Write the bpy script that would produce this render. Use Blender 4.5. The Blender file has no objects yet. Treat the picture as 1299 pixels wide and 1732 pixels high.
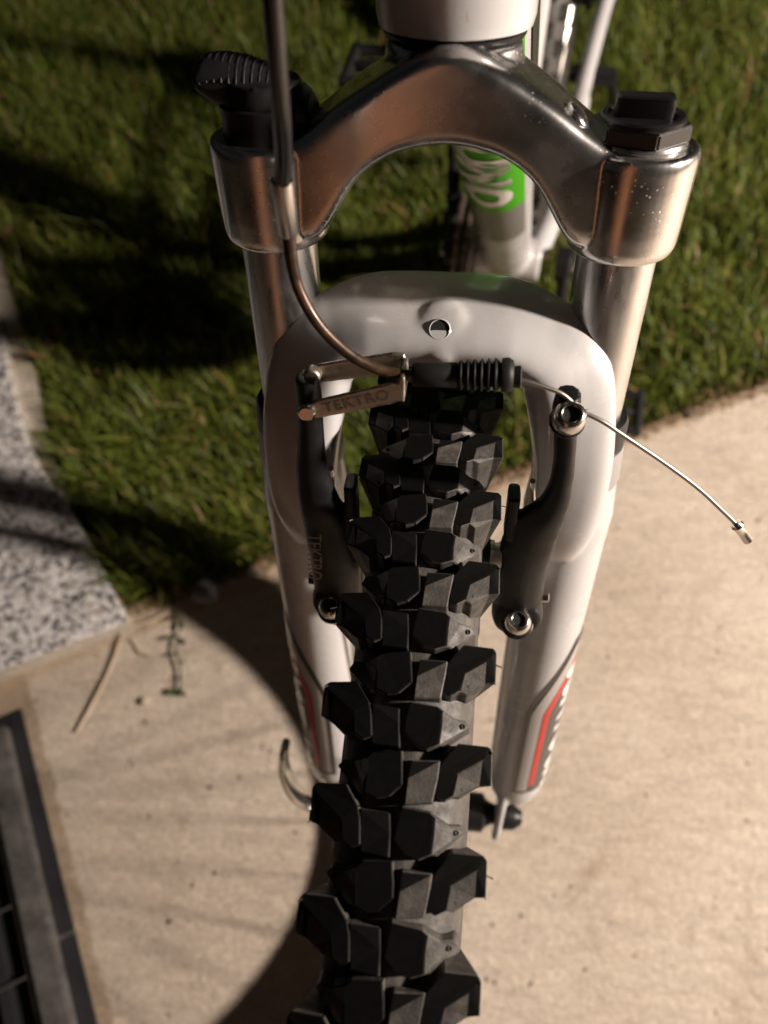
import bpy, bmesh, math, random
import numpy as np
from mathutils import Vector, Matrix, noise

S = bpy.context.scene
C = S.collection
rng = random.Random(7)
nrg = np.random.default_rng(11)
PI = math.pi

# ------------------------------------------------------------------ frames of reference
# The fork leans back by the head angle: x to the rider's left, u up along the fork, n forward; origin = front axle.
HUB = Vector((0, 0, .338))
T = math.radians(19)
UX = Vector((1, 0, 0)); UU = Vector((0, math.sin(T), math.cos(T))); UN = Vector((0, -math.cos(T), math.sin(T)))
FORK = Matrix((UX, UU, UN)).transposed()
def F(x, u, n):
    return HUB + UX * x + UU * u + UN * n
def Fd(v):
    return UX * v[0] + UU * v[1] + UN * v[2]

# ------------------------------------------------------------------ camera
cd = bpy.data.cameras.new('camera')
cam = bpy.data.objects.new('camera', cd); C.objects.link(cam)
right = Fd((.993187, -.014833, -.115581)); up = Fd((-.067670, .734068, -.675696)); back = Fd((.094867, .678914, .728063))
mw = Matrix((right, up, back)).transposed().to_4x4()
mw.translation = F(.011810, .523808, .264423)
cam.matrix_world = mw
cd.sensor_fit = 'VERTICAL'; cd.sensor_height = 36; cd.sensor_width = 27
cd.lens = 36 * 1333.4 / 1732
cd.clip_start = .01; cd.clip_end = 300
cd.dof.use_dof = True; cd.dof.focus_distance = .285; cd.dof.aperture_fstop = 7.8
S.camera = cam

# ------------------------------------------------------------------ night sky and the one lamp
w = bpy.data.worlds.new('World'); S.world = w; w.use_nodes = True
bg = w.node_tree.nodes['Background']
sky = w.node_tree.nodes.new('ShaderNodeTexSky'); sky.sky_type = 'NISHITA'; sky.sun_disc = False
sky.sun_elevation = math.radians(4); sky.sun_rotation = math.radians(98); sky.dust_density = 3
hsv = w.node_tree.nodes.new('ShaderNodeHueSaturation'); hsv.inputs['Saturation'].default_value = .35
w.node_tree.links.new(sky.outputs[0], hsv.inputs['Color']); w.node_tree.links.new(hsv.outputs[0], bg.inputs[0])
bg.inputs[1].default_value = .0065
ld = bpy.data.lights.new('torch', 'POINT'); ld.energy = 422; ld.shadow_soft_size = .055; ld.color = (1, .86, .74)
lamp = bpy.data.objects.new('torch', ld); C.objects.link(lamp)
lamp.location = (1.80, .110, 1.27)
vs = S.view_settings
vs.view_transform = 'Standard'; vs.look = 'None'; vs.exposure = 0; vs.gamma = 1
S.cycles.max_bounces = 6; S.cycles.diffuse_bounces = 3; S.cycles.glossy_bounces = 4
S.cycles.use_denoising = True
S.cycles.sample_clamp_indirect = 4

# ------------------------------------------------------------------ materials
def mat(name, col, rough=.5, metal=0, coat=0, spec=.5):
    m = bpy.data.materials.new(name); m.use_nodes = True
    b = m.node_tree.nodes['Principled BSDF']
    b.inputs['Base Color'].default_value = (*col, 1); b.inputs['Roughness'].default_value = rough
    b.inputs['Metallic'].default_value = metal; b.inputs['Coat Weight'].default_value = coat
    b.inputs['Specular IOR Level'].default_value = spec; b.inputs['Coat Roughness'].default_value = .06
    return m
class G:
    """small helper to wire nodes"""
    def __init__(s, m): s.m = m; s.t = m.node_tree; s.b = s.t.nodes['Principled BSDF']
    def n(s, kind, **k):
        nd = s.t.nodes.new(kind)
        for a, v in k.items():
            if a in nd.inputs: nd.inputs[a].default_value = v
            else: setattr(nd, a, v)
        return nd
    def l(s, a, b): s.t.links.new(a, b)
    def pos(s, scale=1, obj=False):
        if obj: o = s.n('ShaderNodeTexCoord').outputs['Object']
        else: o = s.n('ShaderNodeNewGeometry').outputs['Position']
        mp = s.n('ShaderNodeMapping'); mp.inputs['Scale'].default_value = (scale,) * 3 if not hasattr(scale, '__len__') else scale
        s.l(o, mp.inputs[0]); return mp.outputs[0]
    def noise(s, vec, scale, detail=6, rough=.6, dist=0):
        t = s.n('ShaderNodeTexNoise'); t.inputs['Scale'].default_value = scale; t.inputs['Detail'].default_value = detail
        t.inputs['Roughness'].default_value = rough; t.inputs['Distortion'].default_value = dist
        s.l(vec, t.inputs['Vector']); return t.outputs['Fac']
    def ramp(s, fac, stops):
        r = s.n('ShaderNodeValToRGB'); e = r.color_ramp.elements
        while len(e) < len(stops): e.new(.5)
        for q, (p, c) in zip(e, stops):
            q.position = p; q.color = (*c, 1) if hasattr(c, '__len__') else (c, c, c, 1)
        s.l(fac, r.inputs[0]); return r.outputs[0]
    def mix(s, fac, a, b, mode='MIX'):
        x = s.n('ShaderNodeMix', data_type='RGBA', blend_type=mode)
        for sock, v in ((x.inputs[0], fac), (x.inputs[6], a), (x.inputs[7], b)):
            if hasattr(v, 'links') or hasattr(v, 'is_linked'): s.l(v, sock)
            elif hasattr(v, '__len__'): sock.default_value = (*v, 1)
            else: sock.default_value = v
        return x.outputs[2]
    def bump(s, h, strength, dist, prev=None):
        b = s.n('ShaderNodeBump'); b.inputs['Strength'].default_value = strength; b.inputs['Distance'].default_value = dist
        s.l(h, b.inputs['Height'])
        if prev is not None: s.l(prev, b.inputs['Normal'])
        return b.outputs[0]
    def set(s, **k):
        for a, v in k.items(): s.l(v, s.b.inputs[a.replace('_', ' ')])

M = {}
# glossy white paint with small specks of dirt
m = M['white'] = mat('white_paint', (.47, .455, .45), .22, 0, .3); g = G(m)
p = g.pos()
sp = g.n('ShaderNodeTexVoronoi'); sp.inputs['Scale'].default_value = 260; g.l(p, sp.inputs['Vector'])
msk = g.noise(p, 40, 3)
spk = g.ramp(sp.outputs['Distance'], [(.05, 0), (.11, 1)])
gate = g.ramp(msk, [(.56, 1), (.62, 0)])
mx = g.mix(gate, spk, (1, 1, 1))
big = g.ramp(g.noise(p, 14, 5), [(.3, (.415, .408, .412)), (.6, (.465, .462, .470))])
grime = g.ramp(g.noise(p, 22, 8, .75), [(.56, 0), (.74, .38)])
big = g.mix(grime, big, (.25, .20, .16))
g.set(Base_Color=g.mix(mx, (.20, .15, .11), big), Roughness=g.ramp(g.noise(p, 60, 5), [(.3, .13), (.7, .33)]))
g.set(Normal=g.bump(g.noise(p, 700, 2), .05, .0004))
# polished cast alloy, slightly worn, dust specks
M['white_worn'] = M['white'].copy(); g = G(M['white_worn'])
sc_ = g.ramp(g.noise(g.pos((150, 150, 45)), 1, 6, .7, .6), [(.62, 0), (.68, .75)])
old = g.b.inputs['Base Color'].links[0].from_socket
g.set(Base_Color=g.mix(sc_, old, (.34, .18, .10)))
m = M['alloy'] = mat('polished_alloy', (.62, .60, .58), .25, 1, .6); g = G(m)
p = g.pos()
vo = g.n('ShaderNodeTexVoronoi'); vo.inputs['Scale'].default_value = 520; g.l(p, vo.inputs['Vector'])
sm = g.ramp(vo.outputs['Distance'], [(.10, 1), (.20, 0)])
gt = g.ramp(g.noise(p, 28, 3), [(.53, 0), (.63, 1)])
spf = g.mix(1, sm, gt, 'MULTIPLY')
g.set(Base_Color=g.mix(g.noise(p, 60, 6), (.54, .53, .525), (.76, .745, .73)), Roughness=g.mix(spf, g.ramp(g.noise(p, 45, 7), [(.3, .19), (.72, .34)]), (.6, .6, .6)))
g.set(Normal=g.bump(g.noise(p, 160, 5), .06, .0006, g.bump(spf, .25, .0004)))
# chromed tube, long drawn scratches
m = M['chrome'] = mat('chrome_tube', (.62, .62, .63), .13, 1, .5); g = G(m)
p = g.pos((300, 300, 9))
g.set(Roughness=g.ramp(g.noise(p, 1, 5), [(.3, .24), (.75, .42)]))
g.set(Base_Color=g.mix(g.noise(g.pos(), 110, 5), (.50, .50, .50), (.66, .66, .67)))
M['steel'] = mat('bright_steel', (.62, .60, .56), .22, 1)
M['cable'] = mat('cable_steel', (.34, .31, .28), .42, 1)
m = M['bracket'] = mat('worn_steel', (.44, .41, .36), .38, 1); g = G(m)
g.set(Roughness=g.ramp(g.noise(g.pos(), 300, 6), [(.3, .28), (.7, .55)]), Base_Color=g.mix(g.noise(g.pos(), 180, 6), (.30, .27, .23), (.56, .52, .46)))
m = M['rusty'] = mat('brown_tube', (.16, .10, .055), .35, .35); g = G(m)
g.set(Base_Color=g.ramp(g.noise(g.pos(), 160, 7), [(.3, (.022, .014, .010)), (.55, (.070, .038, .022)), (.75, (.20, .13, .075))]), Roughness=g.ramp(g.noise(g.pos(), 300, 5), [(.3, .22), (.7, .5)]))
M['stamp'] = mat('stamped_recess', (.17, .155, .13), .6, .8)
M['ferrule'] = mat('ferrule_metal', (.52, .49, .48), .30, 1)
m = M['satin_black'] = mat('satin_black', (.022, .022, .024), .36, 0, 0, .22); g = G(m)
g.set(Roughness=g.ramp(g.noise(g.pos(), 130, 6), [(.3, .32), (.75, .52)]), Base_Color=g.mix(g.noise(g.pos(), 220, 7), (.005, .005, .006), (.012, .0115, .012)))
M['anodised'] = mat('dark_anodised', (.035, .034, .033), .32, .25)
M['black'] = mat('black_plastic', (.010, .010, .011), .45, 0, 0, .3)
m = M['boot'] = mat('black_rubber', (.011, .011, .011), .55, 0, 0, .3)
M['housing'] = mat('black_housing', (.005, .005, .006), .20, 0, 0, .7)
m = M['tread'] = mat('tyre_rubber', (.02, .02, .02), .55); g = G(m)
p = g.pos()
dust = g.ramp(g.noise(p, 160, 8, .7), [(.36, (.024, .0225, .021)), (.54, (.050, .045, .040)), (.76, (.105, .094, .083))])
g.set(Base_Color=dust, Roughness=g.ramp(g.noise(p, 260, 5), [(.3, .45), (.7, .8)]))
g.set(Normal=g.bump(g.noise(p, 900, 6), .35, .0005))
m = M['top'] = mat('worn_shaded_tread', (.012, .012, .012), .62, 0, 0, .06); g = G(m)  # worn knob tops; also shade painted on blocks and left-side knobs
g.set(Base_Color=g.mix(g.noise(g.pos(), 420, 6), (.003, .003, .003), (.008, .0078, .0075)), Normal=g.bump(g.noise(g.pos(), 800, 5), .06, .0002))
M['dark_gap'] = mat('dark_hole', (.004, .004, .004), .8)
M['green'] = mat('green_decal', (.05, .34, .006), .3, 0, .4)
M['grey_decal'] = mat('grey_decal', (.15, .145, .14), .35, 0, .4)
M['dark_decal'] = mat('dark_decal', (.035, .034, .034), .32, 0, .4)
M['mid_decal'] = mat('light_grey_decal', (.34, .32, .31), .35, 0, .4)
M['red'] = mat('red_decal', (.48, .012, .012), .3, 0, .4)
M['letter'] = mat('white_lettering', (.74, .72, .70), .3, 0, .3)
M['dim_letter'] = mat('faded_lettering', (.15, .11, .10), .45)
M['spoke'] = mat('spoke_steel', (.55, .55, .55), .25, 1)
m = M['rim'] = mat('rim_alloy', (.50, .47, .43), .34, 1)
M['collar'] = mat('grey_collar', (.30, .29, .30), .45, .4)

# ------------------------------------------------------------------ mesh helpers
def link(name, me, parent=None, mt=None, label=None):
    o = bpy.data.objects.new(name, me); C.objects.link(o)
    if mt is not None and not me.materials: me.materials.append(mt)
    if parent is not None:
        o.parent = parent
    if label: o['label'] = label
    return o
def finish(bm, name, mt, parent=None, smooth=True, angle=40, label=None, recalc=True):
    if recalc: bmesh.ops.recalc_face_normals(bm, faces=bm.faces)
    me = bpy.data.meshes.new(name); bm.to_mesh(me); bm.free()
    if smooth:
        me.shade_smooth(); me.set_sharp_from_angle(angle=math.radians(angle))
    return link(name, me, parent, mt, label)
def empty(name, loc, label, cat, group=None):
    o = bpy.data.objects.new(name, None); C.objects.link(o); o.location = loc; o.empty_display_size = .05
    o['label'] = label; o['category'] = cat
    if group: o['group'] = group
    return o
def tag(o, label=None, cat=None, group=None, kind=None):
    for k, v in (('label', label), ('category', cat), ('group', group), ('kind', kind)):
        if v: o[k] = v
    return o
def ring_skin(bm, rings, close=True, caps=True):
    vs_ = [[bm.verts.new(q) for q in r] for r in rings]
    k = len(vs_[0])
    for a, b in zip(vs_, vs_[1:]):
        for i in range(k if close else k - 1):
            j = (i + 1) % k
            bm.faces.new((a[i], a[j], b[j], b[i]))
    if caps:
        bm.faces.new(vs_[0][::-1]); bm.faces.new(vs_[-1])
    return vs_
def catmull(pts, sub):
    pts = [Vector(q) for q in pts]; out = []
    P = [pts[0] * 2 - pts[1]] + pts + [pts[-1] * 2 - pts[-2]]
    for i in range(1, len(P) - 2):
        a, b, c, d = P[i - 1:i + 3]
        for k in range(sub):
            t = k / sub
            out.append(.5 * ((2 * b) + (c - a) * t + (2 * a - 5 * b + 4 * c - d) * t * t + (3 * b - a - 3 * c + d) * t ** 3))
    out.append(pts[-1]); return out
def tube(bm, pts, r, seg=12, ref=(0, 0, 1), caps=True):
    pts = [Vector(q) for q in pts]; rings = []; up_ = Vector(ref)
    for i, q in enumerate(pts):
        d = (pts[min(i + 1, len(pts) - 1)] - pts[max(i - 1, 0)]).normalized()
        s = d.cross(up_)
        if s.length < 1e-4: s = d.orthogonal()
        s.normalize(); up_ = s.cross(d).normalized()
        rr = r[i] if hasattr(r, '__len__') else r
        rings.append([q + (s * math.cos(a) + up_ * math.sin(a)) * rr for a in (2 * PI * k / seg for k in range(seg))])
    ring_skin(bm, rings, caps=caps)
def lathe(bm, base, axis, prof, seg=32, caps=True):
    """prof: list of (height along axis, radius)"""
    axis = Vector(axis).normalized(); s = axis.orthogonal().normalized(); t = axis.cross(s)
    base = Vector(base)
    ring_skin(bm, [[base + axis * h + (s * math.cos(a) + t * math.sin(a)) * r for a in (2 * PI * k / seg for k in range(seg))] for h, r in prof], caps=caps)
def superell(a, b, e, seg):
    out = []
    for k in range(seg):
        t = 2 * PI * k / seg; c, s = math.cos(t), math.sin(t)
        out.append((a * math.copysign(abs(c) ** (2 / e), c), b * math.copysign(abs(s) ** (2 / e), s)))
    return out
def sweep(bm, path, seg=20, e=3):
    """path: list of (centre, side vector*halfwidth, front vector*halfdepth)"""
    unit = superell(1, 1, e, seg)
    ring_skin(bm, [[c + sv * a + fv * b for a, b in unit] for c, sv, fv in path])
def box(bm, c, ax, ay, az):
    c = Vector(c); vs_ = [bm.verts.new(c + Vector(ax) * i + Vector(ay) * j + Vector(az) * k) for i in (-1, 1) for j in (-1, 1) for k in (-1, 1)]
    for f in ((0, 1, 3, 2), (4, 6, 7, 5), (0, 4, 5, 1), (2, 3, 7, 6), (0, 2, 6, 4), (1, 5, 7, 3)):
        bm.faces.new([vs_[i] for i in f])
def fused(bm, name, mt, parent, voxel, smooth=4, label=None, sfac=.5):
    """melt overlapping solids into one casting"""
    bmesh.ops.recalc_face_normals(bm, faces=bm.faces)
    me = bpy.data.meshes.new(name + '_raw'); bm.to_mesh(me); bm.free()
    o = bpy.data.objects.new(name + '_raw', me); C.objects.link(o)
    r = o.modifiers.new('r', 'REMESH'); r.mode = 'VOXEL'; r.voxel_size = voxel; r.use_smooth_shade = True
    if smooth:
        s = o.modifiers.new('s', 'SMOOTH'); s.iterations = smooth; s.factor = sfac
    dg = bpy.context.evaluated_depsgraph_get()
    out = bpy.data.meshes.new_from_object(o.evaluated_get(dg)); out.name = name
    bpy.data.objects.remove(o); bpy.data.meshes.remove(me)
    out.shade_smooth(); out.materials.clear()
    return link(name, out, parent, mt, label)
def text_mesh(s, size, bold=0., space=1.):
    cu = bpy.data.curves.new('t', 'FONT'); cu.body = s; cu.size = size; cu.offset = bold; cu.space_character = space
    cu.align_x = 'CENTER'; cu.align_y = 'CENTER'; cu.resolution_u = 4
    o = bpy.data.objects.new('t', cu); C.objects.link(o)
    dg = bpy.context.evaluated_depsgraph_get()
    me = bpy.data.meshes.new_from_object(o.evaluated_get(dg))
    bpy.data.objects.remove(o); bpy.data.curves.remove(cu)
    bm = bmesh.new(); bm.from_mesh(me); bpy.data.meshes.remove(me)
    bmesh.ops.triangulate(bm, faces=bm.faces[:])
    for _ in range(2):
        bmesh.ops.subdivide_edges(bm, edges=[e for e in bm.edges if e.calc_length() > size * .09], cuts=1)
    return bm

# ================================================================== SETTING
EX = Vector((.897, .442, 0)).normalized(); EY = Vector((-EX.y, EX.x, 0))          # directions of the house / path edges
BORDER = Vector((0, .444, 0))                                                       # a point of the path's grass edge
def along(o, a, b, z=0): return Vector(o) + EX * a + EY * b + Vector((0, 0, z))

# --- concrete path
m = M['concrete'] = mat('concrete', (.42, .38, .33), .85, 0, 0, .25); g = G(m)
p = g.pos()
base = g.ramp(g.noise(p, 5, 7, .6), [(.30, (.53, .445, .36)), (.5, (.60, .51, .42)), (.72, (.66, .575, .485))])
fine = g.ramp(g.noise(p, 170, 9, .8), [(.34, .66), (.58, 1.10)])
base = g.mix(.9, base, fine, 'MULTIPLY')
swirl = g.ramp(g.noise(g.pos((26, 60, 40)), 1, 7, .7, 1.2), [(.34, .86), (.52, 1.0), (.70, 1.06)])
base = g.mix(.9, base, swirl, 'MULTIPLY')
stain = g.ramp(g.noise(p, 9, 7, .74, .8), [(.57, 0), (.70, .5)])
base = g.mix(stain, base, (.27, .195, .125))
def edge_mask(pt, nrm, w0):            # dirt that gathers along an edge: 1 at the edge, 0 beyond w0
    vm = g.n('ShaderNodeVectorMath', operation='SUBTRACT'); g.l(p, vm.inputs[0]); vm.inputs[1].default_value = pt
    dt = g.n('ShaderNodeVectorMath', operation='DOT_PRODUCT'); g.l(vm.outputs[0], dt.inputs[0]); dt.inputs[1].default_value = nrm
    mr = g.n('ShaderNodeMapRange'); mr.inputs['From Min'].default_value = 0; mr.inputs['From Max'].default_value = w0; mr.inputs['To Min'].default_value = 1; mr.inputs['To Max'].default_value = 0
    g.l(dt.outputs['Value'], mr.inputs['Value']); return mr.outputs[0]
dn_ = g.noise(p, 34, 7, .75, .5)
for pt, nrm, w0, col in (((-.493, .110, 0), (.856, .516, 0), .024, (.235, .150, .075)), ((-.381, .220, 0), (.47, -.883, 0), .018, (.42, .32, .21)), ((0, .444, 0), (.442, -.897, 0), .022, (.20, .135, .08))):
    em = edge_mask(pt, nrm, w0)
    ad = g.n('ShaderNodeMath', operation='ADD'); g.l(em, ad.inputs[0]); g.l(dn_, ad.inputs[1])
    base = g.mix(g.ramp(ad.outputs[0], [(.80, 0), (1.25, .55)]), base, col)
vo = g.n('ShaderNodeTexVoronoi'); vo.inputs['Scale'].default_value = 42; vo.inputs['Randomness'].default_value = 1; g.l(p, vo.inputs['Vector'])
pit = g.ramp(vo.outputs['Distance'], [(.06, 1), (.12, 0)])
pg = g.ramp(g.noise(p, 9, 2), [(.44, 0), (.50, 1)])
pit = g.mix(1, pit, pg, 'MULTIPLY')
base = g.mix(g.mix(.7, (0, 0, 0), pit), base, (.10, .075, .05))
g.set(Base_Color=base)
hb = g.bump(g.noise(g.pos((34, 66, 40)), 1, 8, .72, 1.0), .7, .008)
hb = g.bump(g.noise(p, 170, 7, .75), .9, .003, hb)
pinv = g.ramp(pit, [(0, 1), (1, 0)])
g.set(Normal=g.bump(pinv, .7, .0025, hb))
bm = bmesh.new()
N = 260
edge = []
for i in range(N + 1):
    a = -2.5 + 6 * i / N
    wob = .008 * (noise.noise(Vector((a * 9, 3, 0)))) + .005 * noise.noise(Vector((a * 34, 7, 0)))
    edge.append(along(BORDER, a, wob))
top = [bm.verts.new(q) for q in edge]
far = [bm.verts.new(q - EY * 4) for q in edge]
low = [bm.verts.new(q + Vector((0, 0, -.06)) + EY * .004) for q in edge]
for i in range(N):
    bm.faces.new((top[i], far[i], far[i + 1], top[i + 1])); bm.faces.new((top[i], top[i + 1], low[i + 1], low[i]))
tag(finish(bm, 'concrete_path', M['concrete'], smooth=False), kind='structure')

# --- soil under the lawn, reaching far out
m = M['soil'] = mat('soil', (.06, .04, .02), .95, 0, 0, .2); g = G(m)
g.set(Base_Color=g.ramp(g.noise(g.pos(), 30, 8, .7), [(.3, (.028, .02, .010)), (.55, (.065, .043, .022)), (.8, (.14, .09, .05))]))
g.set(Normal=g.bump(g.noise(g.pos(), 90, 8), .8, .01))
bm = bmesh.new()
q0 = along(BORDER, 0, -.02)
vsx = [bm.verts.new(along(q0, a, b, -.024)) for a, b in ((-60, 0), (60, 0), (60, 120), (-60, 120))]
bm.faces.new(vsx)
vsx = [bm.verts.new(along(q0, a, b, -.03)) for a, b in ((-60, -80), (60, -80), (60, -.3), (-60, -.3))]
bm.faces.new(vsx)
tag(finish(bm, 'soil', M['soil'], smooth=False), kind='structure')

# --- lawn: tens of thousands of single blades, one mass
m = M['grass'] = mat('grass_blade', (.05, .08, .015), .5, 0, 0, .3); g = G(m)
at = g.n('ShaderNodeAttribute', attribute_name='tint')
g.set(Base_Color=g.ramp(at.outputs['Fac'], [(0, (.045, .065, .008)), (.45, (.098, .130, .016)), (.8, (.16, .185, .028)), (.93, (.25, .21, .06)), (1, (.28, .17, .07))]))
g.b.inputs['Transmission Weight'].default_value = 0
def grass(n, a0, a1, b0, b1, hmin, hmax, seed, wid=.0021):
    r = np.random.default_rng(seed)
    a = r.uniform(a0, a1, n); b = r.uniform(b0, b1, n) 
    ex = np.array(EX); ey = np.array(EY)
    P = np.array(BORDER)[None] + a[:, None] * ex + b[:, None] * ey
    P[:, 2] = -.026
    keep = np.ones(n, bool)
    lim = np.interp(P[:, 1], [.22, .30, .368, .418, .511, .631, .736, .845, 1.72], [-.385, -.447, -.500, -.530, -.584, -.647, -.707, -.770, -1.272])
    keep &= P[:, 0] > lim
    P = P[keep]; n = len(P)
    h = r.uniform(hmin, hmax, n) * (.75 + .5 * np.sin(P[:, 0] * 9 + 2 * np.sin(P[:, 1] * 7)) ** 2)
    az = r.uniform(0, 2 * PI, n); lean = r.beta(1.7, 2.6, n) * 1.3
    tw = az + PI / 2 + r.normal(0, .5, n)
    d = np.stack([np.cos(az), np.sin(az), np.zeros(n)], 1); s = np.stack([np.cos(tw), np.sin(tw), np.zeros(n)], 1)
    wv = wid * r.uniform(.6, 1.35, n)
    V = np.zeros((n, 7, 3)); z = np.array([0, 0, 1.])
    for k, (t, ww) in enumerate(((0, .8), (.4, 1), (.75, .75))):
        c = P + z * (h * t * (1 - .28 * lean * t))[:, None] + d * (h * lean * t ** 2 * .85)[:, None]
        V[:, 2 * k] = c - s * (wv * ww)[:, None]; V[:, 2 * k + 1] = c + s * (wv * ww)[:, None]
    V[:, 6] = P + z * (h * (1 - .30 * lean))[:, None] + d * (h * lean * .9)[:, None]
    idx = np.arange(n)[:, None] * 7
    quads = np.concatenate([idx + np.array([0, 1, 3, 2]), idx + np.array([2, 3, 5, 4])], 0)
    tris = idx + np.array([4, 5, 6])
    return V.reshape(-1, 3), quads, tris, np.repeat(np.clip(r.beta(2, 3, n) + (r.random(n) < .10) * .5, 0, 1), 7)
def grass_object(name, parts):
    vv, qq, tt, cc = [], [], [], []; off = 0
    for V, q, t, c in parts:
        vv.append(V); qq.append(q + off); tt.append(t + off); cc.append(c); off += len(V)
    V = np.concatenate(vv); q = np.concatenate(qq); t = np.concatenate(tt); c = np.concatenate(cc)
    me = bpy.data.meshes.new(name)
    me.vertices.add(len(V)); me.vertices.foreach_set('co', V.astype(np.float32).ravel())
    me.loops.add(q.size + t.size); me.loops.foreach_set('vertex_index', np.concatenate([q.ravel(), t.ravel()]).astype(np.int32))
    me.polygons.add(len(q) + len(t))
    st = np.concatenate([np.arange(len(q)) * 4, q.size + np.arange(len(t)) * 3]); me.polygons.foreach_set('loop_start', st.astype(np.int32))
    me.update(calc_edges=True); me.validate()
    at = me.attributes.new('tint', 'FLOAT', 'POINT'); at.data.foreach_set('value', c.astype(np.float32))
    me.shade_smooth()
    return link(name, me, None, M['grass'])
lawn = grass_object('lawn_grass', [
    grass(150000, -1.15, 1.15, .012, 1.65, .024, .052, 1, .00115),
    grass(9000, -.62, -.10, .006, .36, .035, .080, 2, .0012),
    grass(7000, -.95, .9, .02, 1.2, .055, .10, 5, .0011),
    grass(1800, -.9, .75, -.004, .03, .018, .040, 3, .0011),
    grass(40000, -3, 3.2, 1.65, 4.0, .03, .06, 4, .0028),
])
tag(lawn, kind='stuff')

# --- unseen wall strip added behind the viewer for the crown's copper reflection
m = M['reflector'] = mat('reflector_terracotta', (.34, .16, .09), .9, 0, 0, .2); g = G(m)
g.set(Base_Color=g.ramp(g.noise(g.pos(), 5, 7), [(.3, (.29, .13, .07)), (.7, (.40, .19, .11))]), Normal=g.bump(g.noise(g.pos(), 120, 6), .5, .004))
bm = bmesh.new(); box(bm, (-.36, -1.35, 1.2), (.16, 0, 0), (0, .1, 0), (0, 0, 1.3))
tag(finish(bm, 'reflector_wall', M['reflector'], smooth=False), kind='structure')

# --- granite slab of the doorstep
m = M['granite'] = mat('granite', (.4, .4, .4), .6, 0, 0, .4); g = G(m)
p = g.pos()
v1 = g.n('ShaderNodeTexVoronoi'); v1.inputs['Scale'].default_value = 210; g.l(p, v1.inputs['Vector'])
sep = g.n('ShaderNodeSeparateColor'); g.l(v1.outputs['Color'], sep.inputs[0])
nz = g.noise(p, 120, 6, .7)
ad = g.n('ShaderNodeMath', operation='ADD'); g.l(sep.outputs[0], ad.inputs[0]); g.l(nz, ad.inputs[1])
hf = g.n('ShaderNodeMath', operation='MULTIPLY'); g.l(ad.outputs[0], hf.inputs[0]); hf.inputs[1].default_value = .5
gcol = g.ramp(hf.outputs[0], [(.24, (.03, .03, .033)), (.36, (.16, .155, .16)), (.46, (.46, .44, .44)), (.70, (.74, .72, .71))])
g.set(Base_Color=gcol, Normal=g.bump(nz, .3, .001))
m = M['granite_side'] = mat('sawn_stone_edge', (.5, .46, .42), .8, 0, 0, .2); g = G(m)
g.set(Base_Color=g.ramp(g.noise(g.pos(), 90, 7), [(.3, (.36, .32, .27)), (.7, (.52, .47, .41))]))
SC = Vector((-.381, .220, 0))
def prism(pts, z0, z1, bev=0):
    bm = bmesh.new(); a = [bm.verts.new((x, y, z0)) for x, y in pts]; b = [bm.verts.new((x, y, z1)) for x, y in pts]; n_ = len(pts)
    bm.faces.new(a); bm.faces.new(b)
    for i in range(n_): bm.faces.new((a[i], a[(i + 1) % n_], b[(i + 1) % n_], b[i]))
    bmesh.ops.recalc_face_normals(bm, faces=bm.faces)
    if bev: bmesh.ops.bevel(bm, geom=[e for e in bm.edges if all(v.co.z == z1 or abs(v.co.z - z1) < 1e-5 for v in e.verts)], offset=bev, segments=2, affect='EDGES', profile=.5)
    return bm
slab = empty('granite_step', SC, 'speckled grey granite slab of a doorstep beside the lawn', 'step')
def P_local(o, parent):
    o.matrix_parent_inverse = Matrix.Translation(-parent.location)
    return o
rim_ = [(-.381, .220), (-.445, .302), (-.500, .368), (-.541, .406), (-.563, .430), (-.592, .470), (-.632, .540), (-.694, .650), (-1.25, 1.64)]
bm = prism(rim_ + [(-2.2, 1.1), (-1.35, -.293)], -.08, .030, .003)
o = finish(bm, 'slab', M['granite'], slab, smooth=False); P_local(o, slab)
o.data.materials.append(M['granite_side'])
for f in o.data.polygons:
    if f.normal.z < .3: f.material_index = 1
kerb = [(-.420, .262), (-.473, .330), (-.538, .418), (-.592, .511), (-.655, .631), (-.715, .736), (-.778, .845), (-1.28, 1.72)]
bm = prism(kerb + [(-1.34, 1.66), (-.72, .66), (-.60, .44), (-.46, .28)], -.08, .001, .002)
tag(finish(bm, 'stone_edging', M['granite_side'], smooth=False), 'narrow smooth stone edging between the granite slab and the lawn', 'edging')

# --- boot scraper grate in a steel frame, bottom left
m = M['frame_steel'] = mat('grey_steel', (.16, .16, .165), .5, .6); g = G(m)
g.set(Base_Color=g.ramp(g.noise(g.pos(), 60, 7), [(.3, (.12, .11, .10)), (.55, (.19, .185, .18)), (.75, (.25, .22, .19))]), Roughness=g.ramp(g.noise(g.pos(), 200, 5), [(.3, .4), (.7, .65)]))
M['frame_dark'] = mat('dark_steel', (.028, .028, .032), .5, .3)
M['grate_wire'] = mat('galvanised_wire', (.42, .41, .40), .35, .9)
GC = Vector((-.493, .110, 0))                      # outer corner
grate = empty('boot_scraper_grate', GC, 'dark metal boot scraper grate with grey frame in front of the granite slab', 'grate')
GX = Vector((.856, .516, 0)).normalized(); GY = Vector((-GX.y, GX.x, 0))
def galong(a, b, z): return GC + GX * a + GY * b + Vector((0, 0, z))
def gb(name, a0, a1, b0, b1, z0, z1, mt, bev=0):
    bm = bmesh.new(); box(bm, galong((a0 + a1) / 2, (b0 + b1) / 2, (z0 + z1) / 2), GX * ((a1 - a0) / 2), GY * ((b1 - b0) / 2), (0, 0, (z1 - z0) / 2))
    if bev: bmesh.ops.bevel(bm, geom=bm.edges[:], offset=bev, segments=2, affect='EDGES')
    return P_local(finish(bm, name, mt, grate, smooth=False), grate)
L_ = .62; Wd = .40
gb('outer_flange', -.017, 0, -L_, 0, -.01, .003, M['frame_dark'], .001)
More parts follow.
